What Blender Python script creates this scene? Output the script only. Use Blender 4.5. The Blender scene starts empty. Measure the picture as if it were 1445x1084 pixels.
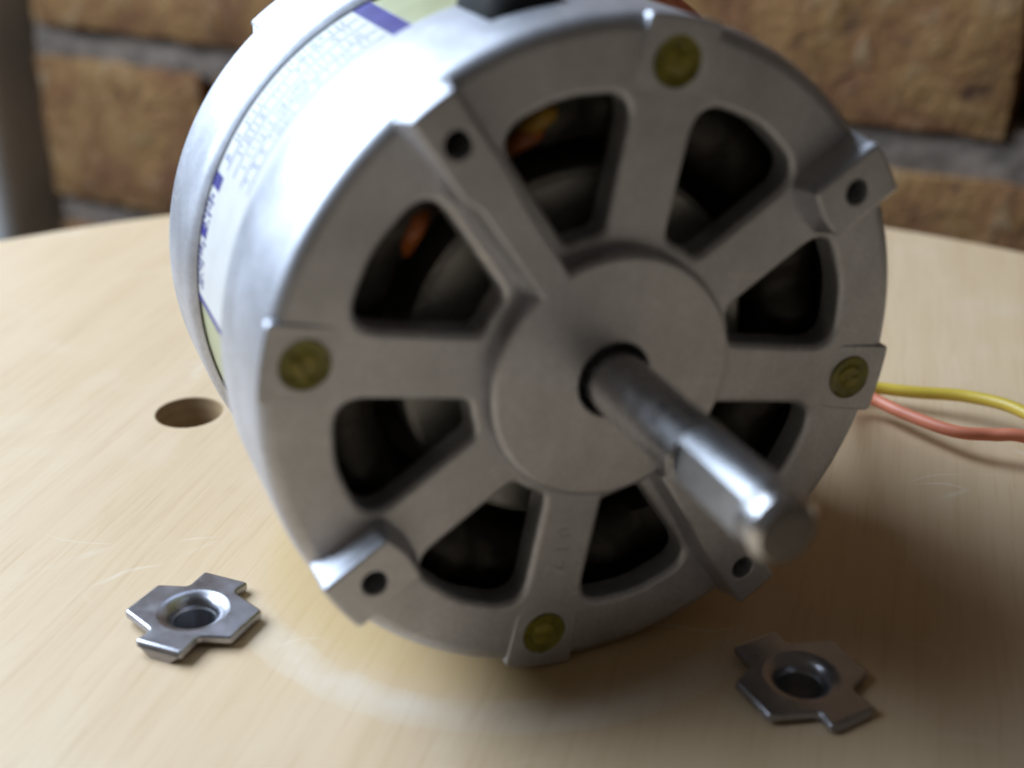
import bpy, bmesh, math, random
from mathutils import Vector, Matrix, noise
from mathutils.geometry import tessellate_polygon
R_ = math.radians
MM = 0.001
scn = bpy.context.scene
col = scn.collection
random.seed(7)

# ------------------------------------------------------------------ camera
CAM_H = 120.56
cd = bpy.data.cameras.new('camera')
cam = bpy.data.objects.new('camera', cd)
col.objects.link(cam)
cam.location = (0, 0, CAM_H * MM)
cam.rotation_euler = (R_(90 - 26.155), 0, 0)
cd.sensor_width = 36.0
cd.lens = 36.0 * 1830 / 1445
cd.clip_start = 0.01
cd.clip_end = 50
cd.dof.use_dof = True
cd.dof.focus_distance = 0.22
cd.dof.aperture_fstop = 11.5
scn.camera = cam

# ------------------------------------------------------------------ light
wd = bpy.data.worlds.new('World')
scn.world = wd
wd.use_nodes = True
bg = wd.node_tree.nodes['Background']
bg.inputs[0].default_value = (1.0, 0.84, 0.66, 1)
bg.inputs[1].default_value = 0.05

def area(name, loc, target, sx, sy, power, color):
    d = bpy.data.lights.new(name, 'AREA')
    d.shape = 'RECTANGLE'
    d.size, d.size_y = sx, sy
    d.energy = power
    d.color = color
    o = bpy.data.objects.new(name, d)
    col.objects.link(o)
    o.location = loc
    o.rotation_euler = (Vector(target) - Vector(loc)).to_track_quat('-Z', 'Y').to_euler()
    return o
area('window_light', (-0.70, 0.44, 0.63), (0.0, 0.17, 0.03), 0.95, 0.62, 23.5, (0.715, 0.85, 1.0))

scn.view_settings.view_transform = 'Standard'
scn.view_settings.look = 'None'
scn.view_settings.exposure = 0.0
scn.view_settings.gamma = 1.0
scn.render.engine = 'CYCLES'

# ------------------------------------------------------------------ materials
class NT:
    def __init__(s, name):
        s.m = bpy.data.materials.new(name)
        s.m.use_nodes = True
        s.t = s.m.node_tree
        s.b = s.t.nodes['Principled BSDF']
    def n(s, typ, **kw):
        x = s.t.nodes.new(typ)
        for k, v in kw.items():
            if isinstance(k, str) and hasattr(x, k):
                setattr(x, k, v)
        return x
    def l(s, a, b):
        s.t.links.new(a, b)
    def coords(s, scale=(1, 1, 1), rot=(0, 0, 0), loc=(0, 0, 0), world=False):
        if world:
            c = s.n('ShaderNodeNewGeometry').outputs['Position']
        else:
            c = s.n('ShaderNodeTexCoord').outputs['Object']
        m = s.n('ShaderNodeMapping')
        m.inputs['Scale'].default_value = scale
        m.inputs['Rotation'].default_value = rot
        m.inputs['Location'].default_value = loc
        s.l(c, m.inputs['Vector'])
        return m.outputs[0]
    def noise(s, vec, scale, detail=4, rough=0.55, dist=0):
        x = s.n('ShaderNodeTexNoise')
        x.inputs['Scale'].default_value = scale
        x.inputs['Detail'].default_value = detail
        x.inputs['Roughness'].default_value = rough
        x.inputs['Distortion'].default_value = dist
        s.l(vec, x.inputs['Vector'])
        return x.outputs['Fac']
    def ramp(s, fac, stops):
        x = s.n('ShaderNodeValToRGB')
        e = x.color_ramp.elements
        while len(e) < len(stops):
            e.new(0.5)
        for i, (p, c) in enumerate(stops):
            e[i].position = p
            e[i].color = (*c, 1) if len(c) == 3 else c
        s.l(fac, x.inputs[0])
        return x.outputs[0]
    def mix(s, fac, a, b, mode='MIX'):
        x = s.n('ShaderNodeMix')
        x.data_type = 'RGBA'
        x.blend_type = mode
        for sock, v in ((x.inputs[0], fac), (x.inputs[6], a), (x.inputs[7], b)):
            if hasattr(v, 'links'):
                s.l(v, sock)
            elif isinstance(v, tuple):
                sock.default_value = (*v, 1)
            else:
                sock.default_value = v
        return x.outputs[2]
    def math(s, op, a, b=0.0, c=None, clamp=False):
        x = s.n('ShaderNodeMath')
        x.operation = op
        x.use_clamp = clamp
        for i, v in enumerate((a, b) if c is None else (a, b, c)):
            if hasattr(v, 'links'):
                s.l(v, x.inputs[i])
            else:
                x.inputs[i].default_value = v
        return x.outputs[0]
    def bump(s, h, strength, dist):
        x = s.n('ShaderNodeBump')
        x.inputs['Strength'].default_value = strength
        x.inputs['Distance'].default_value = dist
        s.l(h, x.inputs['Height'])
        s.l(x.outputs[0], s.b.inputs['Normal'])
    def set(s, **kw):
        for k, v in kw.items():
            i = s.b.inputs[k.replace('_', ' ')]
            if hasattr(v, 'links'):
                s.l(v, i)
            elif isinstance(v, tuple):
                i.default_value = (*v, 1)
            else:
                i.default_value = v

def simple(name, c, rough=0.5, metal=0.0, vary=0.12, scale=300, bump=0.0):
    t = NT(name)
    f = t.noise(t.coords(), scale, 4)
    lo = tuple(x * (1 - vary) for x in c)
    hi = tuple(min(1, x * (1 + vary)) for x in c)
    t.set(Base_Color=t.ramp(f, [(0.3, lo), (0.7, hi)]), Metallic=metal)
    rr = t.ramp(f, [(0.3, (rough * 0.88,) * 3), (0.7, (min(1, rough * 1.12),) * 3)])
    t.set(Roughness=rr)
    if bump:
        t.bump(f, 0.6, bump)
    return t.m

def aluminium(name, base, rough, cast=0.00004, metal=0.87, rings=False):
    t = NT(name)
    v = t.coords()
    f1 = t.noise(v, 70, 6, 0.62, 0.3)
    f2 = t.noise(v, 1300, 3, 0.7)
    f3 = t.noise(t.coords(scale=(1.0, 0.09, 0.3), rot=(0, 0, -0.75)), 420, 4, 0.7, 0.2)
    f4 = t.noise(v, 190, 5, 0.65, 0.6)
    c = t.ramp(f1, [(0.28, tuple(x * 0.70 for x in base)), (0.70, base)])
    c = t.mix(0.12, c, t.ramp(f3, [(0.35, (0.55,) * 3), (0.62, (1,) * 3)]), 'MULTIPLY')
    c = t.mix(0.4, c, t.ramp(f2, [(0.3, (0.55,) * 3), (0.7, (1,) * 3)]), 'MULTIPLY')
    c = t.mix(t.ramp(f4, [(0.62, (0,) * 3), (0.80, (0.45,) * 3)]), c, tuple(x * 0.5 for x in base))
    # handling scratches
    vo = t.n('ShaderNodeTexVoronoi'); vo.feature = 'DISTANCE_TO_EDGE'
    vo.inputs['Scale'].default_value = 60
    t.l(t.coords(scale=(0.35, 1.7, 1.0), rot=(0.3, 0.2, 0.9)), vo.inputs['Vector'])
    sc = t.math('MULTIPLY', t.math('SUBTRACT', 1.0, t.math('DIVIDE', vo.outputs['Distance'], 0.012), clamp=True),
                t.ramp(t.noise(v, 110, 3), [(0.56, (0,) * 3), (0.66, (0.6,) * 3)]))
    c = t.mix(sc, c, (0.85, 0.84, 0.82))
    r = t.math('MULTIPLY_ADD', f1, 0.2, rough - 0.10)
    r = t.math('ADD', r, t.math('MULTIPLY', f3, 0.08))
    h = t.math('ADD', f2, t.math('MULTIPLY', f3, 0.2))
    if rings:
        sx = t.n('ShaderNodeSeparateXYZ'); t.l(v, sx.inputs[0])
        rad = t.math('SQRT', t.math('ADD', t.math('MULTIPLY', sx.outputs[0], sx.outputs[0]), t.math('MULTIPLY', sx.outputs[1], sx.outputs[1])))
        cb = t.n('ShaderNodeCombineXYZ'); t.l(rad, cb.inputs[0])
        h = t.math('ADD', h, t.math('MULTIPLY', t.noise(cb.outputs[0], 2500, 2), 1.2))
    t.set(Base_Color=c, Metallic=metal, Roughness=r)
    t.bump(h, 0.5, cast)
    return t.m

M = {}
M['alu'] = aluminium('cast_aluminium', (0.70, 0.715, 0.79), 0.47)
M['alu_hub'] = aluminium('machined_aluminium', (0.69, 0.70, 0.775), 0.42, 0.00003, rings=True)
M['alu_rotor'] = aluminium('rotor_aluminium', (0.60, 0.60, 0.60), 0.5)
M['steel'] = simple('polished_steel', (0.62, 0.62, 0.65), 0.27, 1.0, 0.05, 500)
M['steel_matte'] = simple('worn_steel', (0.50, 0.51, 0.55), 0.40, 1.0, 0.08, 700, 0.00001)
M['steel_end'] = simple('shade_tinted_steel', (0.14, 0.13, 0.125), 0.55, 1.0, 0.2, 900, 0.00004)  # steel of the shaft end, its shade put into the base colour
M['nut_steel'] = simple('zinc_steel', (0.36, 0.36, 0.40), 0.30, 1.0, 0.12, 350, 0.00002)
M['stator'] = simple('olive_lacquer', (0.42, 0.43, 0.26), 0.45, 0.0, 0.1, 120)
M['varnish'] = simple('green_yellow_varnish', (0.17, 0.16, 0.02), 0.30, 0.0, 0.45, 420, 0.0001)
M['screw'] = simple('varnished_screw', (0.24, 0.21, 0.03), 0.33, 0.0, 0.3, 500, 0.00005)
M['rubber'] = simple('black_rubber', (0.008, 0.008, 0.008), 0.85, 0.0, 0.2, 300)
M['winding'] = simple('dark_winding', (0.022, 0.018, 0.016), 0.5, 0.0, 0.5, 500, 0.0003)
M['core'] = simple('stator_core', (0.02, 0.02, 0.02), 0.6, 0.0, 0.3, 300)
M['orange'] = simple('orange_sleeve', (0.32, 0.085, 0.015), 0.4, 0.0, 0.3, 400)
M['amber'] = simple('amber_sleeve', (0.36, 0.20, 0.02), 0.4, 0.0, 0.2, 400)
M['paper'] = simple('label_paper', (0.62, 0.62, 0.62), 0.5, 0.0, 0.03, 200)
M['ink'] = simple('blue_ink', (0.035, 0.03, 0.22), 0.45, 0.0, 0.1, 200)
M['ink_pale'] = simple('pale_blue_ink', (0.07, 0.10, 0.30), 0.5, 0.0, 0.15, 300)
M['yellow'] = simple('yellow_insulation', (0.62, 0.45, 0.06), 0.38, 0.0, 0.08, 150)
M['red'] = simple('red_insulation', (0.74, 0.24, 0.14), 0.42, 0.0, 0.08, 150)
M['blue'] = simple('blue_insulation', (0.10, 0.17, 0.25), 0.4, 0.0, 0.08, 150)
M['mortar'] = simple('grey_mortar', (0.172, 0.136, 0.112), 0.95, 0.0, 0.5, 85, 0.003)
M['gap'] = simple('deep_mortar', (0.055, 0.05, 0.048), 0.95, 0.0, 0.3, 60, 0.001)
M['pipe'] = simple('grey_paint', (0.78, 0.78, 0.78), 0.5, 0.0, 0.08, 30, 0.0002)

def wood():
    t = NT('birch_plywood')
    ang = R_(74)
    gv = t.coords(scale=(1, 1, 1), rot=(0, 0, -ang), world=True)
    st = t.n('ShaderNodeMapping')
    st.inputs['Scale'].default_value = (10, 190, 1)
    t.l(gv, st.inputs['Vector'])
    st2 = t.n('ShaderNodeMapping')
    st2.inputs['Scale'].default_value = (45, 900, 1)
    t.l(gv, st2.inputs['Vector'])
    st3 = t.n('ShaderNodeMapping')
    st3.inputs['Scale'].default_value = (3, 20, 1)
    t.l(gv, st3.inputs['Vector'])
    f1 = t.noise(st.outputs[0], 1, 4, 0.6, 0.35)
    f2 = t.noise(st2.outputs[0], 1, 3, 0.6, 0.15)
    f3 = t.noise(st3.outputs[0], 1, 4, 0.55, 0.8)
    pos = t.n('ShaderNodeNewGeometry').outputs['Position']
    base = t.ramp(f3, [(0.25, (0.61, 0.445, 0.275)), (0.55, (0.645, 0.485, 0.32)), (0.8, (0.665, 0.515, 0.36))])
    c = t.mix(0.28, base, t.ramp(f1, [(0.30, (0.80, 0.73, 0.63)), (0.55, (1, 1, 1))]), 'MULTIPLY')
    c = t.mix(0.4, c, t.ramp(f2, [(0.28, (0.80, 0.70, 0.58)), (0.48, (1, 1, 1))]), 'MULTIPLY')
    # blotches rubbed into the surface
    f4 = t.noise(pos, 28, 5, 0.6, 0.4)
    c = t.mix(t.ramp(f4, [(0.55, (0, 0, 0)), (0.78, (0.35,) * 3)]), c, (0.70, 0.61, 0.49))
    # pale scuffed ring
    sx = t.n('ShaderNodeSeparateXYZ')
    t.l(pos, sx.inputs[0])
    dx = t.math('SUBTRACT', sx.outputs[0], -0.0006)
    dy = t.math('SUBTRACT', sx.outputs[1], 0.1855)
    rr = t.math('SQRT', t.math('ADD', t.math('MULTIPLY', dx, dx), t.math('MULTIPLY', dy, dy)))
    wob = t.noise(pos, 120, 3, 0.6)
    rr = t.math('ADD', rr, t.math('MULTIPLY_ADD', wob, 0.003, -0.0015))
    d = t.math('ABSOLUTE', t.math('SUBTRACT', rr, 0.0448))
    band = t.math('SUBTRACT', 1.0, t.math('DIVIDE', d, 0.0036), clamp=True)
    band = t.math('POWER', band, 0.38)
    front = t.math('MULTIPLY_ADD', dy, -55.0, -0.55, clamp=True)
    patch = t.ramp(t.noise(pos, 60, 5, 0.65), [(0.30, (0.25,) * 3), (0.62, (1,) * 3)])
    ring = t.math('MULTIPLY', t.math('MULTIPLY', band, front), patch)
    c = t.mix(t.math('MULTIPLY', ring, 0.52), c, (0.74, 0.68, 0.60))
    # yellow reflection inside the ring, painted into the wood colour
    ins = t.math('MULTIPLY', t.math('MULTIPLY_ADD', rr, -160, 6.9, clamp=True), 0.5)
    c = t.mix(ins, c, (0.60, 0.43, 0.19))
    # thin white scratches
    wv = t.n('ShaderNodeTexVoronoi')
    wv.feature = 'DISTANCE_TO_EDGE'
    wv.inputs['Scale'].default_value = 22
    wmap = t.n('ShaderNodeMapping')
    wmap.inputs['Rotation'].default_value = (0, 0, 0.5)
    wmap.inputs['Scale'].default_value = (0.5, 1.6, 1)
    wn = t.n('ShaderNodeTexNoise'); wn.inputs['Scale'].default_value = 40
    t.l(pos, wn.inputs['Vector'])
    wadd = t.n('ShaderNodeVectorMath'); wadd.operation = 'MULTIPLY_ADD'
    wadd.inputs[1].default_value = (0.02, 0.02, 0.0)
    t.l(wn.outputs['Color'], wadd.inputs[0]); t.l(pos, wadd.inputs[2])
    t.l(wadd.outputs[0], wmap.inputs[0]); t.l(wmap.outputs[0], wv.inputs['Vector'])
    scr = t.math('MULTIPLY', t.math('SUBTRACT', 1.0, t.math('DIVIDE', wv.outputs['Distance'], 0.012), clamp=True),
                 t.ramp(t.noise(pos, 35, 3), [(0.55, (0, 0, 0)), (0.68, (0.55,) * 3)]))
    c = t.mix(scr, c, (0.80, 0.75, 0.68))
    t.set(Base_Color=c, Roughness=t.math('MULTIPLY_ADD', f4, 0.2, 0.36))
    t.b.inputs['Specular IOR Level'].default_value = 0.4
    t.bump(t.math('ADD', f2, t.math('MULTIPLY', f1, 0.5)), 0.35, 0.00012)
    return t.m
M['wood'] = wood()

def ply_edge():
    t = NT('plywood_edge')
    pos = t.n('ShaderNodeNewGeometry').outputs['Position']
    sx = t.n('ShaderNodeSeparateXYZ'); t.l(pos, sx.inputs[0])
    w = t.math('FRACT', t.math('MULTIPLY', sx.outputs[2], 420))
    c = t.ramp(w, [(0.45, (0.37, 0.25, 0.13)), (0.55, (0.34, 0.225, 0.115))])
    c = t.mix(0.5, c, t.ramp(t.noise(pos, 400, 4), [(0.3, (0.6,) * 3), (0.7, (1,) * 3)]), 'MULTIPLY')
    t.set(Base_Color=c, Roughness=0.8)
    return t.m
M['ply_edge'] = ply_edge()

def brick_mat():
    t = NT('rustic_brick')
    oi = t.n('ShaderNodeObjectInfo')
    v = t.n('ShaderNodeTexCoord').outputs['Object']
    off = t.n('ShaderNodeVectorMath'); off.operation = 'MULTIPLY_ADD'
    cmb = t.n('ShaderNodeCombineXYZ')
    t.l(oi.outputs['Random'], cmb.inputs[0]); t.l(oi.outputs['Random'], cmb.inputs[2])
    t.l(cmb.outputs[0], off.inputs[0]); off.inputs[1].default_value = (3, 3, 3); t.l(v, off.inputs[2])
    p = off.outputs[0]
    f1 = t.noise(p, 22, 6, 0.62, 0.5)
    f2 = t.noise(p, 75, 5, 0.6, 0.8)
    f3 = t.noise(p, 260, 3, 0.6)
    c = t.ramp(f1, [(0.30, (0.15, 0.064, 0.036)), (0.43, (0.235, 0.115, 0.052)), (0.56, (0.31, 0.172, 0.068)), (0.72, (0.39, 0.255, 0.15))])
    c = t.mix(t.ramp(f2, [(0.30, (0.9,) * 3), (0.42, (0,) * 3)]), c, (0.075, 0.04, 0.028))
    c = t.mix(t.ramp(f2, [(0.58, (0,) * 3), (0.70, (0.6,) * 3)]), c, (0.44, 0.33, 0.20))
    c = t.mix(0.35, c, t.ramp(f3, [(0.35, (0.55,) * 3), (0.6, (1,) * 3)]), 'MULTIPLY')
    t.set(Base_Color=c, Roughness=0.92)
    t.b.inputs['Specular IOR Level'].default_value = 0.2
    t.bump(t.math('ADD', f2, t.math('MULTIPLY', f3, 0.4)), 0.9, 0.003)
    return t.m
M['brick'] = brick_mat()

# ------------------------------------------------------------------ mesh helpers (all in millimetres)
def finish(name, bm, mat, parent=None, mat_local=None, smooth=35, mats=None):
    bmesh.ops.scale(bm, vec=(MM, MM, MM), verts=bm.verts)
    bmesh.ops.recalc_face_normals(bm, faces=bm.faces)
    me = bpy.data.meshes.new(name)
    bm.to_mesh(me)
    bm.free()
    for m in (mats or [mat]):
        me.materials.append(M[m])
    if smooth:
        me.shade_smooth()
        me.set_sharp_from_angle(angle=R_(smooth))
    return link(name, me, parent, mat_local)

def link(name, me, parent=None, mat_local=None):
    o = bpy.data.objects.new(name, me)
    col.objects.link(o)
    if parent:
        o.parent = parent
    if mat_local is not None:
        o.matrix_local = mat_local
    return o

def tag(o, label=None, cat=None, group=None, kind=None):
    for k, v in (('label', label), ('category', cat), ('group', group), ('kind', kind)):
        if v:
            o[k] = v
    return o

def thing(name, loc, label, cat, group=None):
    o = bpy.data.objects.new(name, None)
    col.objects.link(o)
    o.empty_display_size = 0.01
    o.location = Vector(loc) * MM
    return tag(o, label, cat, group)

def circle(r, n=48, cx=0, cy=0):
    return [(cx + r * math.cos(2 * math.pi * i / n), cy + r * math.sin(2 * math.pi * i / n)) for i in range(n)]

def area2(p):
    return sum(p[i - 1][0] * p[i][1] - p[i][0] * p[i - 1][1] for i in range(len(p)))

def inset(p, d):
    """offset of a dense contour towards its left side when it runs counter-clockwise"""
    s = 1 if area2(p) > 0 else -1
    out = []
    n = len(p)
    for i in range(n):
        a, b, c = Vector(p[i - 1]), Vector(p[i]), Vector(p[(i + 1) % n])
        u, v = (b - a).normalized(), (c - b).normalized()
        n1, n2 = Vector((-u.y, u.x)) * s, Vector((-v.y, v.x)) * s
        m = (n1 + n2)
        m = m.normalized() if m.length > 1e-6 else n1
        k = 1 / max(0.4, m.dot(n1))
        q = b + m * d * k
        out.append((q.x, q.y))
    return out

def round_poly(pts, rads, seg=6):
    """polygon with rounded corners"""
    n = len(pts)
    out = []
    for i in range(n):
        a, b, c = Vector(pts[i - 1]), Vector(pts[i]), Vector(pts[(i + 1) % n])
        r = rads[i] if isinstance(rads, (list, tuple)) else rads
        if r <= 0:
            out.append((b.x, b.y))
            continue
        u, v = (a - b).normalized(), (c - b).normalized()
        half = math.acos(max(-1, min(1, u.dot(v)))) / 2
        t = min(r / math.tan(half), (a - b).length * 0.48, (c - b).length * 0.48)
        p0, p1 = b + u * t, b + v * t
        for k in range(seg + 1):
            s = k / seg
            q = p0 * (1 - s) ** 2 + b * 2 * s * (1 - s) + p1 * s * s
            out.append((q.x, q.y))
    return out

def plate(bm, outer, holes, z0, z1, bev=0.5, seg=3, hole_bev=None, bottom=True):
    """solid plate with holes and rounded top edges"""
    conts = [(outer, 1, bev)] + [(h, -1, bev if hole_bev is None else hole_bev) for h in holes]
    tops, bots = [], []
    for c, s, b in conts:
        rings = []
        for k in range(seg + 1):
            a = math.pi / 2 * k / seg
            off = b * (1 - math.sin(a))
            z = z1 - b * (1 - math.cos(a))
            rings.append((inset(c, s * off) if off > 1e-6 else c, z))
        rings = [(inset(c, s * b), z1)] + [r for r in rings[1:]]
        rings.append((c, z0))
        tops.append(rings[0][0])
        bots.append(c)
        prev = None
        for pts, z in rings:
            cur = [bm.verts.new((x, y, z)) for x, y in pts]
            if prev:
                n = len(cur)
                for i in range(n):
                    bm.faces.new((prev[i], prev[(i + 1) % n], cur[(i + 1) % n], cur[i]))
            prev = cur
    for cont, z in ((tops, z1),) + (((bots, z0),) if bottom else ()):
        flat = [Vector((x, y, 0)) for c in cont for x, y in c]
        vs = [bm.verts.new((v.x, v.y, z)) for v in flat]
        for t in tessellate_polygon([[Vector((x, y, 0)) for x, y in c] for c in cont]):
            try:
                bm.faces.new([vs[i] for i in t])
            except ValueError:
                pass
    return bm

def lathe(bm, prof, n=64, a0=0.0, a1=360.0, cap=False):
    full = abs(a1 - a0) >= 359.9
    cols = []
    cnt = n if full else n + 1
    for i in range(cnt):
        a = R_(a0 + (a1 - a0) * i / n)
        cols.append([bm.verts.new((r * math.cos(a), r * math.sin(a), z)) for r, z in prof])
    for i in range(n):
        p, q = cols[i], cols[(i + 1) % cnt]
        for k in range(len(prof) - 1):
            fs = [p[k], q[k], q[k + 1], p[k + 1]]
            try:
                bm.faces.new(fs)
            except ValueError:
                pass
    bmesh.ops.remove_doubles(bm, verts=bm.verts, dist=1e-4)
    return bm

def catmull(pts, per=10):
    P = [Vector(p) for p in pts]
    P = [P[0] * 2 - P[1]] + P + [P[-1] * 2 - P[-2]]
    out = []
    for i in range(1, len(P) - 2):
        for k in range(per):
            t = k / per
            a, b, c, d = P[i - 1], P[i], P[i + 1], P[i + 2]
            out.append(0.5 * ((2 * b) + (c - a) * t + (2 * a - 5 * b + 4 * c - d) * t * t + (3 * b - a - 3 * c + d) * t ** 3))
    out.append(P[-2])
    return out

def tube(bm, pts, r, n=12):
    up = Vector((0.13, 0.2, 0.97))
    prev = None
    for i, p in enumerate(pts):
        d = (pts[min(i + 1, len(pts) - 1)] - pts[max(i - 1, 0)]).normalized()
        x = d.cross(up)
        x = x.normalized() if x.length > 1e-5 else Vector((1, 0, 0))
        y = x.cross(d).normalized()
        up = y
        cur = [bm.verts.new(p + (x * math.cos(2 * math.pi * k / n) + y * math.sin(2 * math.pi * k / n)) * r) for k in range(n)]
        if prev:
            for k in range(n):
                bm.faces.new((prev[k], prev[(k + 1) % n], cur[(k + 1) % n], cur[k]))
        else:
            bm.faces.new(cur[::-1])
        prev = cur
    bm.faces.new(prev)
    return bm

def box(bm, x0, x1, y0, y1, z0, z1):
    v = [bm.verts.new((x, y, z)) for z in (z0, z1) for y in (y0, y1) for x in (x0, x1)]
    for f in ((0, 2, 3, 1), (4, 5, 7, 6), (0, 1, 5, 4), (2, 6, 7, 3), (0, 4, 6, 2), (1, 3, 7, 5)):
        bm.faces.new([v[i] for i in f])

# ------------------------------------------------------------------ table top (round plywood board)
NUT_L = (-48.8, 162.8)
NUT_R = (41.2, 147.2)
TC, TR = (-8.2, 135.7), 238.0
def table():
    bm = bmesh.new()
    outer = circle(TR, 256, *TC)
    holes = [circle(6.5, 40, -65.2, 232.6), circle(5.3, 32, *NUT_L), circle(5.3, 32, *NUT_R)]
    plate(bm, outer, holes, -15, 0, 0.7, 2, 0.35)
    o = finish('table_top', bm, None, mats=['wood', 'ply_edge'])
    for p in o.data.polygons:
        p.material_index = 0 if p.normal.z > 0.5 else 1
    tag(o, kind='structure')
    return o
table()

# ------------------------------------------------------------------ brick wall
nW = Vector((0.46903, 0.88318, 0))        # away from the camera
vW = Vector((0.88318, -0.46903, 0))       # along the wall, to the right
DW = 489.6
def wall_matrix():
    m = Matrix.Identity(4)
    m.col[0][:3] = vW
    m.col[1][:3] = nW
    m.col[2][:3] = (0, 0, 1)
    return m
wroot = thing('brick_wall', tuple(nW * DW), 'rough brown brick wall with raked grey mortar joints behind the table', 'wall')
wroot.rotation_euler = (0, 0, math.atan2(vW.y, vW.x))
HB, JB, LB, PB = 76.0, 16.5, 236.0, 12.0
U0, U1 = -546.0, 310.0
Z_TOP1 = -24.5          # top of the lower visible course
def brick_mesh(L, seed):
    rnd = random.Random(seed)
    bm = bmesh.new()
    nx, nz = max(6, int(L / 9)), 9
    o = Vector((rnd.uniform(0, 900), rnd.uniform(0, 900), 0))
    grid = []
    for j in range(nz + 1):
        row = []
        for i in range(nx + 1):
            x, z = L * i / nx, HB * j / nz
            e = min(i, nx - i, 2) / 2 * min(j, nz - j, 2) / 2
            q = Vector((x, z, 0)) + o
            h = noise.noise(q / 40) * 1.3 + noise.noise(q / 13) * 1.0 + noise.noise(q / 7) * 0.7
            pit = max(0, noise.noise(q / 17 + Vector((50, 0, 0))) - 0.28) * 9
            ex = noise.noise(q / 14 + Vector((0, 90, 0))) * 1.8
            ez = noise.noise(q / 16 + Vector((0, 0, 70))) * 1.8
            row.append(bm.verts.new((x + ex, (1.6 if e == 0 else 0) - h + pit * e, z + ez)))
        grid.append(row)
    for j in range(nz):
        for i in range(nx):
            bm.faces.new((grid[j][i], grid[j][i + 1], grid[j + 1][i + 1], grid[j + 1][i]))
    border = grid[0][:] + [grid[j][nx] for j in range(1, nz + 1)] + grid[nz][::-1][1:] + [grid[j][0] for j in range(nz - 1, 0, -1)]
    back = [bm.verts.new((v.co.x, 60, v.co.z)) for v in border]
    n = len(border)
    for i in range(n):
        bm.faces.new((border[i], back[i], back[(i + 1) % n], border[(i + 1) % n]))
    bmesh.ops.scale(bm, vec=(MM,) * 3, verts=bm.verts)
    bmesh.ops.recalc_face_normals(bm, faces=bm.faces)
    me = bpy.data.meshes.new('brick')
    bm.to_mesh(me); bm.free()
    me.materials.append(M['brick'])
    me.shade_smooth()
    me.set_sharp_from_angle(angle=R_(50))
    return me
cache = {}
mb = bmesh.new()
rb = random.Random(3)
for row in range(-3, 5):
    zb = Z_TOP1 - HB + row * (HB + JB)
    start = -430.0 + PB / 2 if row % 2 == 0 else -301.0 + PB / 2
    u = start - 248.0 * 3
    while u < U1:
        a, b = max(u, U0), min(u + LB, U1)
        if b - a > 30:
            L = round(b - a)
            key = (L, rb.randrange(6))
            if row in (0, 1):
                key = (L, 100 + len(cache))
            if key not in cache:
                cache[key] = brick_mesh(L, hash(key) % 9999)
            link('brick', cache[key], wroot, Matrix.Translation(Vector((a, rb.uniform(-1.5, 1.5), zb)) * MM))
        u += 248.0
    # bed joint above this course
    zj = zb + HB
    nseg = 90
    prev = None
    for i in range(nseg + 1):
        uu = U0 + (U1 - U0) * i / nseg
        w = noise.noise(Vector((uu / 35, zj, 0)))
        ring = [mb.verts.new((uu, y, z)) for y, z in ((60, zj - 3), (6.5 + w * 1.6, zj - 3), (4.5 + w * 1.8, zj + JB * .35), (8.0 + w * 1.6, zj + JB + 3), (60, zj + JB + 3))]
        if prev:
            for k in range(4):
                mb.faces.new((prev[k], prev[k + 1], ring[k + 1], ring[k]))
        prev = ring
finish('mortar', mb, 'mortar', wroot, smooth=40)
gb = bmesh.new()
box(gb, U0 - 90, U1, 30, 72, Z_TOP1 - HB - 3 * (HB + JB), Z_TOP1 + 4 * (HB + JB) + 12)
finish('backing', gb, 'gap', wroot, smooth=0)

# grey post at the end of the wall
pr = bmesh.new()
H0, H1 = Z_TOP1 - HB - 3 * (HB + JB), Z_TOP1 + 4 * (HB + JB) + 12
plate(pr, round_poly([(-46, -30), (46, -30), (46, 50), (-46, 50)], [3, 16, 3, 3], 8), [], H0, H1, 0.5, 2)
po = finish('post', pr, 'pipe', smooth=40)
pp = nW * (DW + 10) + vW * (-616)
po.rotation_euler = (0, 0, math.atan2(vW.y, vW.x))
po.location = Vector((pp.x, pp.y, 0)) * MM
tag(po, 'smooth grey painted post at the end of the brick wall', 'post')

# ------------------------------------------------------------------ electric motor
RB = 46.3
mroot = thing('electric_motor', (12.282, 154.997, 0), 'round silver electric motor with slotted end bell lying on the wooden table', 'motor')
AX = Matrix(((0.901074, 0.188262, 0.390670), (0.382413, 0.079898, -0.920531), (-0.204515, 0.978864, 0.0)))
ML = Matrix.Translation((0, 0, RB * MM)) @ AX.to_4x4()       # motor frame (z = shaft) inside the root
MI = ML.inverted()
I4 = Matrix.Identity(4)
LUG_D = -0.8                                                  # lug angle offset, degrees

def rot2(p, a):
    c, s = math.cos(R_(a)), math.sin(R_(a))
    return [(x * c - y * s, x * s + y * c) for x, y in p]

def window(a_lo, a_hi, hw_lo, hw_hi, r_in=19.2, r_out=37.0):
    """opening between two spokes centred on a_lo / a_hi with the given half widths"""
    def pt(r, a, hw, side):
        da = math.degrees(math.asin(hw / r))
        t = R_(a + side * da)
        return (r * math.cos(t), r * math.sin(t)), a + side * da
    p_in_lo, t0 = pt(r_in, a_lo, hw_lo, 1)
    p_out_lo, t1 = pt(r_out, a_lo, hw_lo, 1)
    p_out_hi, t2 = pt(r_out, a_hi, hw_hi, -1)
    p_in_hi, t3 = pt(r_in, a_hi, hw_hi, -1)
    pts = [p_in_lo, p_out_lo]
    rads = [3.4, 4.6]
    t = R_((t1 + t2) / 2)
    pts.append((r_out * 1.012 * math.cos(t), r_out * 1.012 * math.sin(t))); rads.append(14)
    pts += [p_out_hi, p_in_hi]; rads += [4.6, 3.4]
    t = R_((t0 + t3) / 2)
    pts.append((r_in * math.cos(t), r_in * math.sin(t))); rads.append(6)
    return round_poly(pts, rads, 7)

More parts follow.
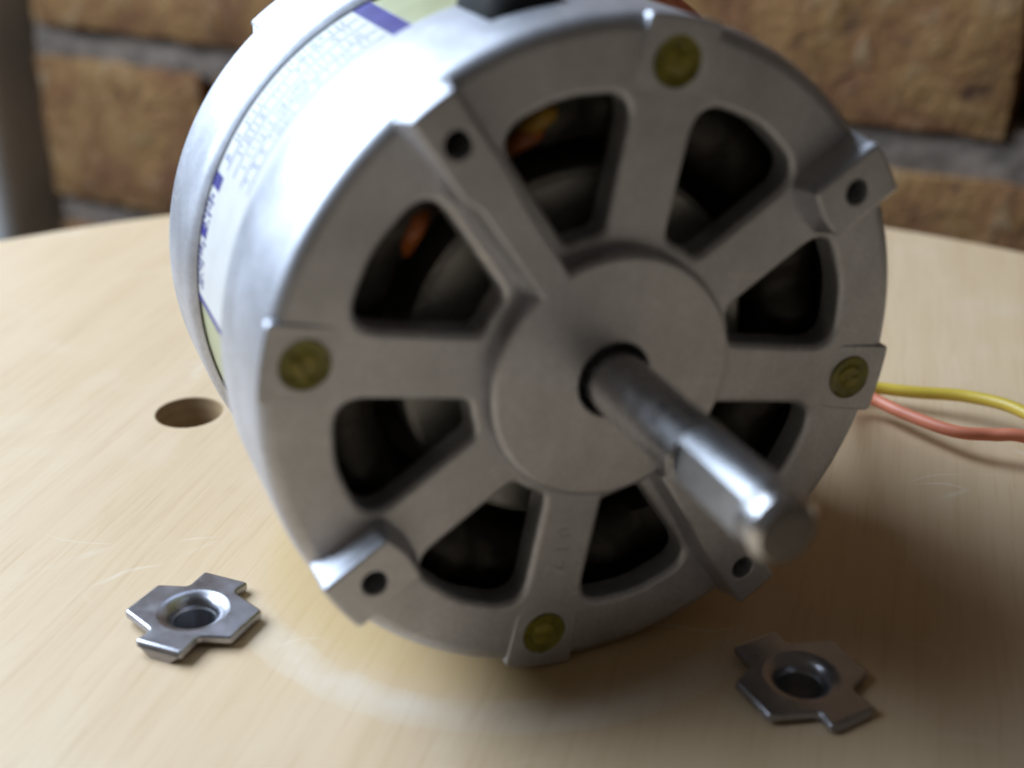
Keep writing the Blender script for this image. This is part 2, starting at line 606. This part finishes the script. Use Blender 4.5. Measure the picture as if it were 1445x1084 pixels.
def bell_plate_mesh(name, hub_bore):
    bm = bmesh.new()
    holes = []
    for k in range(4):
        a = 90 * k
        holes.append(window(a, a + 45 + LUG_D, 4.6, 4.9))
        holes.append(window(a + 45 + LUG_D, a + 90, 4.9, 4.6))
    for k in range(4):
        ang = R_(45 + LUG_D + 90 * k)
        holes.append(circle(1.9, 24, 40.5 * math.cos(ang), 40.5 * math.sin(ang)))
    holes.append(circle(hub_bore, 40))
    plate(bm, circle(RB, 180), holes, -4.2, 0, 2.1, 5, 1.0)
    return bm

def shell(bm, r, z_rows, notch=None, thick=2.5):
    n = 240
    cols = []
    for i in range(n):
        a = 2 * math.pi * i / n
        cols.append([bm.verts.new((rr * math.cos(a), rr * math.sin(a), z)) for rr, z in z_rows])
    fs = []
    for i in range(n):
        ang = 360 * (i + .5) / n
        for k in range(len(z_rows) - 1):
            if notch and notch[0] < ang < notch[1] and (z_rows[k][1] + z_rows[k + 1][1]) / 2 < notch[2]:
                continue
            fs.append(bm.faces.new((cols[i][k], cols[(i + 1) % n][k], cols[(i + 1) % n][k + 1], cols[i][k + 1])))
    bmesh.ops.delete(bm, geom=[v for v in bm.verts if not v.link_faces], context='VERTS')
    return fs

# front end bell: slotted face and drum
bm = bell_plate_mesh('end_bell', 5.2)
sb = bmesh.new()
fs = shell(sb, RB, [(RB, -4.2), (RB, -9.5), (RB, -15), (RB, -21.4), (RB - 0.35, -22.2), (RB - 1.0, -22.6)], (103.2, 117.2, -9.5))
bmesh.ops.recalc_face_normals(sb, faces=sb.faces)
bmesh.ops.solidify(sb, geom=sb.faces[:] , thickness=1.6)
tmp = bpy.data.meshes.new('tmp'); sb.to_mesh(tmp); sb.free()
bm.from_mesh(tmp); bpy.data.meshes.remove(tmp)
bell = finish('end_bell', bm, 'alu', mroot, ML, 40)

# raised hub
bm = bmesh.new()
plate(bm, circle(17.4, 96), [circle(5.2, 40)], -3.0, 2.9, 0.9, 4, 0.35)
hub = finish('hub', bm, 'alu_hub', bell, I4, 40)

# mounting lugs: pad with a screw hole; two of them carry on as a rib to the hub
def lug_outline(ang, hw, r_in, rib):
    da = math.degrees(math.asin(hw / RB))
    pts, rads = [], []
    xo = (RB - 0.05)
    for k in range(-3, 4):
        t = R_(da * k / 3)
        pts.append((xo * math.cos(t), xo * math.sin(t))); rads.append(0.8 if abs(k) == 3 else 0)
    if rib:
        pts += [(r_in, hw), (r_in - 2.5, 2.3), (17.0, 2.0), (17.0, -2.4), (r_in - 6, -2.8), (r_in, -hw)]
        rads += [1.5, 1.5, 0, 0, 3, 3]
    else:
        pts += [(r_in + 0.6, hw), (r_in, 0), (r_in + 0.6, -hw)]
        rads += [1.2, 8, 1.2]
    return rot2(round_poly(pts, rads, 4), ang)
for ang, hw, r_in, rib in ((135, 3.3, 34.5, True), (45, 4.1, 34.6, False), (-45, 3.4, 33.5, True), (-135, 4.3, 34.8, False)):
    ang += LUG_D
    bm = bmesh.new()
    c = (40.5 * math.cos(R_(ang)), 40.5 * math.sin(R_(ang)))
    top = lug_outline(ang, hw, r_in, rib)
    plate(bm, top, [circle(1.75, 24, *c)], -1.5, 4.4, 0.55, 3, 0.25)
    # drafted skirt along the foot of the pad
    lo = inset(top, -1.0)
    vs0 = [bm.verts.new((x, y, 2.7)) for x, y in top]
    lo = [(x, y) if math.hypot(x, y) < RB - 0.4 else (x * (RB - .4) / math.hypot(x, y), y * (RB - .4) / math.hypot(x, y)) for x, y in lo]
    vs1 = [bm.verts.new((x, y, -0.4)) for x, y in lo]
    for i in range(len(vs0)):
        j = (i + 1) % len(vs0)
        bm.faces.new((vs0[i], vs0[j], vs1[j], vs1[i]))
    finish('mounting_lug', bm, 'alu', bell, I4, 40)

# screw bosses and varnished through-screws
def boss_outline(ang):
    hw = 5.2
    da = math.degrees(math.asin(hw / RB))
    pts, rads = [], []
    for k in range(-3, 4):
        t = R_(da * k / 3)
        r = RB + 0.25
        pts.append((r * math.cos(t), r * math.sin(t))); rads.append(0.8 if abs(k) == 3 else 0)
    pts += [(37.5, 5.0), (35.8, 2.5), (35.8, -2.5), (37.5, -5.0)]
    rads += [2.5, 2.5, 2.5, 2.5]
    return rot2(round_poly(pts, rads, 4), ang)
for k in range(4):
    ang = 90 * k
    cxy = (41 * math.cos(R_(ang)), 41 * math.sin(R_(ang)))
    bm = bmesh.new()
    plate(bm, boss_outline(ang), [circle(3.25, 32, *cxy)], -1.0, 0.4, 0.3, 3, 0.15)
    for v in bm.verts:
        v.co.z -= 0.45 * (1 - max(0.0, min(1.0, (math.hypot(v.co.x, v.co.y) - 36.5) / 8.5)))
    finish('screw_boss', bm, 'alu', bell, I4, 40)
    loc = Matrix.Translation(Vector((cxy[0], cxy[1], 0)) * MM) @ Matrix.Rotation(R_(30 + 47 * k), 4, 'Z')
    bm = bmesh.new()
    lathe(bm, [(0, -3.0), (1.9, -3.0), (1.9, 0.05), (1.75, 0.3), (1.2, 0.48), (0.0, 0.55)], 28)
    for v in bm.verts:      # slot across the head
        if v.co.z > 0.1 and abs(v.co.y) < 0.45:
            v.co.z -= 0.3
    scr = finish('screw', bm, 'screw', mroot, ML @ loc, 40)
    bm = bmesh.new()
    lathe(bm, [(1.4, -0.4), (1.75, 0.10), (2.1, 0.20), (2.7, 0.18), (3.05, 0.24), (3.24, 0.34), (3.24, -1.0)], 36)
    for v in bm.verts:
        q = v.co * 1.1 + Vector((k * 7, 0, 0))
        v.co.z += noise.noise(q) * 0.12
    finish('varnish', bm, 'varnish', scr, I4, 40)

# cast mark on the lower spoke, read along the radius
cu = bpy.data.curves.new('mark', 'FONT')
cu.body = '0 1 2'
cu.size = 3.4
cu.extrude = 0.09
cu.align_x = 'CENTER'
to = bpy.data.objects.new('mark', cu)
col.objects.link(to)
dg = bpy.context.evaluated_depsgraph_get()
tm = bpy.data.meshes.new_from_object(to.evaluated_get(dg))
bpy.data.objects.remove(to)
tm.transform(Matrix.Scale(MM, 4))
tm.materials.clear(); tm.materials.append(M['alu'])
link('casting_mark', tm, bell, Matrix.Translation(Vector((-1.5, -27.3, 0.03)) * MM) @ Matrix.Rotation(R_(-90), 4, 'Z'))

# rear end bell: the same casting turned about
rm = bell.data.copy()
bm = bell_plate_mesh('rear', 5.2)
sb = bmesh.new()
shell(sb, RB, [(RB, -4.2), (RB, -9.5), (RB, -15), (RB - 0.1, -16.4), (RB - 0.5, -17.4), (RB - 1.3, -18.2)])
bmesh.ops.recalc_face_normals(sb, faces=sb.faces)
bmesh.ops.solidify(sb, geom=sb.faces[:], thickness=1.6)
tmp = bpy.data.meshes.new('tmp'); sb.to_mesh(tmp); sb.free()
bm.from_mesh(tmp); bpy.data.meshes.remove(tmp)
Z_REAR = -63.0
FLIP = Matrix.Translation((0, 0, Z_REAR * MM)) @ Matrix.Rotation(math.pi, 4, 'Y')
rear = finish('rear_end_bell', bm, 'alu', mroot, ML @ FLIP, 40)
for ch in [c for c in bell.children if c.name.startswith(('mounting_lug', 'hub'))]:
    c = ch.copy(); col.objects.link(c); c.parent = rear; c.matrix_local = I4

# stator drum between the bells
bm = bmesh.new()
lathe(bm, [(30, -20.5), (44.6, -20.5), (44.6, -48), (30, -48)], 200)
stator = finish('stator_drum', bm, 'stator', mroot, ML, 40)

# printed label wrapped round the drum
def cyl_patch(bm, r, a0, a1, z0, z1, na=None):
    na = na or max(1, int(abs(a1 - a0)))
    g = [[bm.verts.new((r * math.cos(R_(a0 + (a1 - a0) * i / na)), r * math.sin(R_(a0 + (a1 - a0) * i / na)), z)) for z in (z0, z1)] for i in range(na + 1)]
    for i in range(na):
        bm.faces.new((g[i][0], g[i + 1][0], g[i + 1][1], g[i][1]))
bm = bmesh.new()
for r in (44.78, 44.62):
    cyl_patch(bm, r, 123, 191, -44.9, -23.6, 80)
label = finish('label', bm, 'paper', mroot, ML, 40)
for a0, a1, z0, z1 in ((123.2, 127.0, -44.8, -23.8), (165.6, 168.4, -45.0, -40.6), (176.0, 178.0, -45.0, -41.5), (189.5, 190.8, -44.8, -23.8)):
    bm = bmesh.new()
    cyl_patch(bm, 44.84, a0, a1, z0, z1)
    finish('printed_block', bm, 'ink', label, I4, 40)
bm = bmesh.new()
rp = random.Random(5)
for z in (-40.5, -36.5, -32.0, -28.0):
    cyl_patch(bm, 44.83, 127.5, 164, z, z + 0.22, 34)
for row, z in enumerate((-43.5, -39.5, -35.0, -31.0)):
    a = 130.0
    while a < 163:
        w = rp.uniform(0.5, 1.6)
        if rp.random() < 0.75:
            cyl_patch(bm, 44.83, a, a + 0.28, z, z + rp.uniform(1.2, 2.6), 1)
        a += w
finish('fine_print', bm, 'ink_pale', label, I4, 40)['kind'] = 'stuff'
bm = bmesh.new()
a = 169.5
while a < 187:
    if not 175.5 < a < 178.3:
        for q in range(3):
            z = -44.6 + q * 1.3
            if rp.random() < 0.7:
                cyl_patch(bm, 44.84, a, a + rp.uniform(0.5, 0.9), z, z + rp.uniform(0.6, 1.2), 1)
    a += 1.15
finish('bold_print', bm, 'ink', label, I4, 40)['kind'] = 'stuff'

# inside: windings, core and rotor
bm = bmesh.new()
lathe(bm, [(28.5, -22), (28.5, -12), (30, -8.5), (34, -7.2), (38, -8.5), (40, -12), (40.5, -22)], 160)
for v in bm.verts:
    a = math.atan2(v.co.y, v.co.x)
    v.co += Vector((0, 0, 1)) * (1.1 * abs(math.sin(a * 9)) + noise.noise(v.co / 3) * 1.0) * (1 if v.co.z > -20 else 0)
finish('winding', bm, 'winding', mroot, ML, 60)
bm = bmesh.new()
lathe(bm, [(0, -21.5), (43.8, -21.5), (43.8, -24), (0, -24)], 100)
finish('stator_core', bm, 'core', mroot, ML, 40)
bm = bmesh.new()
lathe(bm, [(4.0, -5.2), (9, -5.4), (11, -7.2), (14, -8.0), (20, -7.8), (24.6, -7.2), (25.6, -8.0), (25.6, -21)], 96)
finish('rotor', bm, 'alu_rotor', mroot, ML, 40)
for (r, a, z, mt, da, dz) in ((32.0, 117, -7.0, 'orange', 7, 3.0), (34.0, 113.5, -6.0, 'amber', 4, 2.0), (31.5, 150, -7.0, 'orange', 6, 2.5)):
    bm = bmesh.new()
    pts = catmull([(r * math.cos(R_(a - da)), r * math.sin(R_(a - da)), z - dz), (r * math.cos(R_(a)), r * math.sin(R_(a)), z),
                   ((r - 1.5) * math.cos(R_(a + da)), (r - 1.5) * math.sin(R_(a + da)), z - dz)], 6)
    tube(bm, pts, 1.35, 10)
    finish('insulating_sleeve', bm, mt, mroot, ML, 60)

# shaft: polished, then a worn end with a flat and a chamfered tip
bm = bmesh.new()
lathe(bm, [(4.25, -8), (4.25, 24.8), (4.05, 25.0)], 64)
shaft = finish('shaft', bm, 'steel', mroot, ML, 30)
bm = bmesh.new()
nseg = 72
rows = [(4.12, 24.9), (4.12, 39.2)]
fa = 184.0
prof = []
for i in range(nseg):
    a = 360 * i / nseg
    d = R_((a - fa + 180) % 360 - 180)
    r = 4.12
    if abs(d) < 1.2 and r * math.cos(d) > 3.4:
        r = 3.4 / math.cos(d)
    prof.append((r * math.cos(R_(a)), r * math.sin(R_(a))))
g = [[bm.verts.new((x, y, z)) for x, y in prof] for z in (24.9, 39.0)]
for i in range(nseg):
    j = (i + 1) % nseg
    bm.faces.new((g[0][i], g[0][j], g[1][j], g[1][i]))
bm.faces.new(g[0])
finish('flat', bm, 'steel_matte', shaft, I4, 14)
bm = bmesh.new()
lathe(bm, [(3.4, 38.7), (4.2, 39.0), (4.25, 39.4), (4.25, 41.8), (3.5, 42.9)], 64)
finish('collar', bm, 'steel', shaft, I4, 30)
bm = bmesh.new()
lathe(bm, [(3.52, 42.88), (3.3, 43.0), (1.5, 43.05), (0, 43.05)], 48)
finish('shaft_end', bm, 'steel_end', shaft, I4, 30)

# black grommet in the notch of the bell
bm = bmesh.new()
sec = [(43.0, -9.8), (46.6, -9.8), (48.4, -10.6), (49.8, -12.6), (50.4, -15.5), (50.2, -19.5), (48.8, -22.5), (46.5, -24), (43.0, -24)]
for i in range(13):
    a = R_(103.6 + 13.2 * i / 12)
    d = 3.2 * (abs(i - 6) / 6) ** 3
    ring = [bm.verts.new(((r - (d if r > 46 else 0)) * math.cos(a), (r - (d if r > 46 else 0)) * math.sin(a), z)) for r, z in sec]
    if i:
        for k in range(len(sec)):
            j = (k + 1) % len(sec)
            bm.faces.new((prev[k], prev[j], ring[j], ring[k]))
    else:
        bm.faces.new(ring)
    prev = ring
bm.faces.new(prev)
finish('grommet', bm, 'rubber', mroot, ML, 40)

# leads: out of the grommet, over the back of the motor, down to the board
def mpt(r, a, z):
    v = ML @ (Vector((r * math.cos(R_(a)), r * math.sin(R_(a)), z)) * MM)
    return (mroot.location + v) / MM
def lead(mat, start, path, r=1.25):
    pts = catmull(list(start) + [Vector(p) for p in path], 12)
    loc = mroot.location / MM
    bm = bmesh.new()
    tube(bm, [p - loc for p in pts], r, 12)
    return finish('lead_wire', bm, mat, mroot, None, 60)
def wrap(z0, z1, r, a1, off):
    return [mpt(47.0, 110 + off, -19), mpt(50.5, 109 + off, -24), mpt(r + 1.5, 100, z0 + 4)] + [mpt(r, 95 - (95 - a1) * k / 4, z0 + (z1 - z0) * k / 4) for k in range(1, 5)]
lead('yellow', wrap(-34, -40, 48.2, 5, 1.5), [(53, 222, 18), (64, 235, 5), (72.5, 237.0, 3.5), (80.7, 234.1, 3.8), (90.8, 229.5, 5), (98.2, 220.9, 6), (104, 206, 5), (108, 185, 1.6)])
lead('red', wrap(-31, -36, 48.2, 5, -1.5), [(54, 217, 20), (64, 231, 7), (71, 231.5, 4.2), (76.3, 224.5, 4), (83.3, 216, 4.6), (89.7, 213.4, 5.2), (94.8, 211.2, 6), (104, 207, 4), (118, 198, 1.5)])

# ------------------------------------------------------------------ tee nuts standing in the board
def tee_nut(loc, rot, label, tilt):
    root = thing('tee_nut', (loc[0], loc[1], 0), label, 'nut', 'tee nuts set in the board')
    half = [(-8.9, 6.2), (-6.6, 2.3), (-9.8, -1.4), (-6.2, -8.4), (0.9, -7.4), (1.9, -10.3)]
    pts = half + [(-x, -y) for x, y in half]
    rads = [0.5, 1.0, 0.7, 0.7, 1.0, 0.5] * 2
    out = round_poly(pts, rads, 3)
    if area2(out) < 0:
        out = out[::-1]
    T = Matrix.Rotation(R_(tilt[0]), 4, 'X') @ Matrix.Rotation(R_(tilt[1]), 4, 'Y') @ Matrix.Rotation(R_(rot), 4, 'Z')
    bm = bmesh.new()
    zt = 2.1
    plate(bm, out, [circle(5.6, 40)], zt - 1.15, zt, 0.38, 3, 0.0001)
    lathe_b = bmesh.new()
    lathe(lathe_b, [(5.6, zt), (5.1, zt - 0.08), (4.4, zt - 0.4), (3.8, zt - 1.0), (3.5, zt - 1.8)] , 40)
    tmp = bpy.data.meshes.new('t'); lathe_b.to_mesh(tmp); lathe_b.free()
    bm.from_mesh(tmp); bpy.data.meshes.remove(tmp)
    fl = finish('flange', bm, 'nut_steel', root, T, 40)
    bm = bmesh.new()
    prof = [(3.5, zt - 1.8)]
    z = zt - 1.9
    while z > -8:
        prof += [(3.30, z - 0.3), (3.34, z - 0.65)]
        z -= 0.7
    prof += [(3.6, -8.6), (4.9, -8.6), (4.9, zt - 1.1)]
    lathe(bm, prof, 36)
    finish('threaded_barrel', bm, 'steel_matte', root, T, 30)
    for s in (1, -1):
        bm = bmesh.new()
        a, b = Vector((1.9 * s, -10.3 * s, 0)), Vector((8.9 * s, -6.2 * s, 0))
        d = (b - a).normalized(); n = Vector((d.y, -d.x, 0)) * s
        if n.dot(a + b) < 0:
            n = -n
        rows = []
        for zz, f0, f1, o in ((zt - 0.12, .06, .96, -0.35), (zt - 0.5, .06, .97, 0.05), (zt - 1.1, .14, .93, 0.2), (0.0, .30, .78, 0.25), (-2.4, .5, .58, 0.25)):
            p, q = a.lerp(b, f0) + n * o, a.lerp(b, f1) + n * o
            p2, q2 = p - n * 1.2, q - n * 1.2
            rows.append([bm.verts.new((v.x, v.y, zz)) for v in (p, q, q2, p2)])
        for i in range(len(rows) - 1):
            for k in range(4):
                j = (k + 1) % 4
                bm.faces.new((rows[i][k], rows[i][j], rows[i + 1][j], rows[i + 1][k]))
        bm.faces.new(rows[0]); bm.faces.new(rows[-1])
        finish('prong', bm, 'nut_steel', root, T, 35)
    return root
tee_nut(NUT_R, 0, 'dark steel tee nut in the shadow below the motor shaft', (1.5, 2.0))
tee_nut(NUT_L, -52, 'shiny grey steel tee nut in the light beside the motor drum', (-1.5, 1.0))
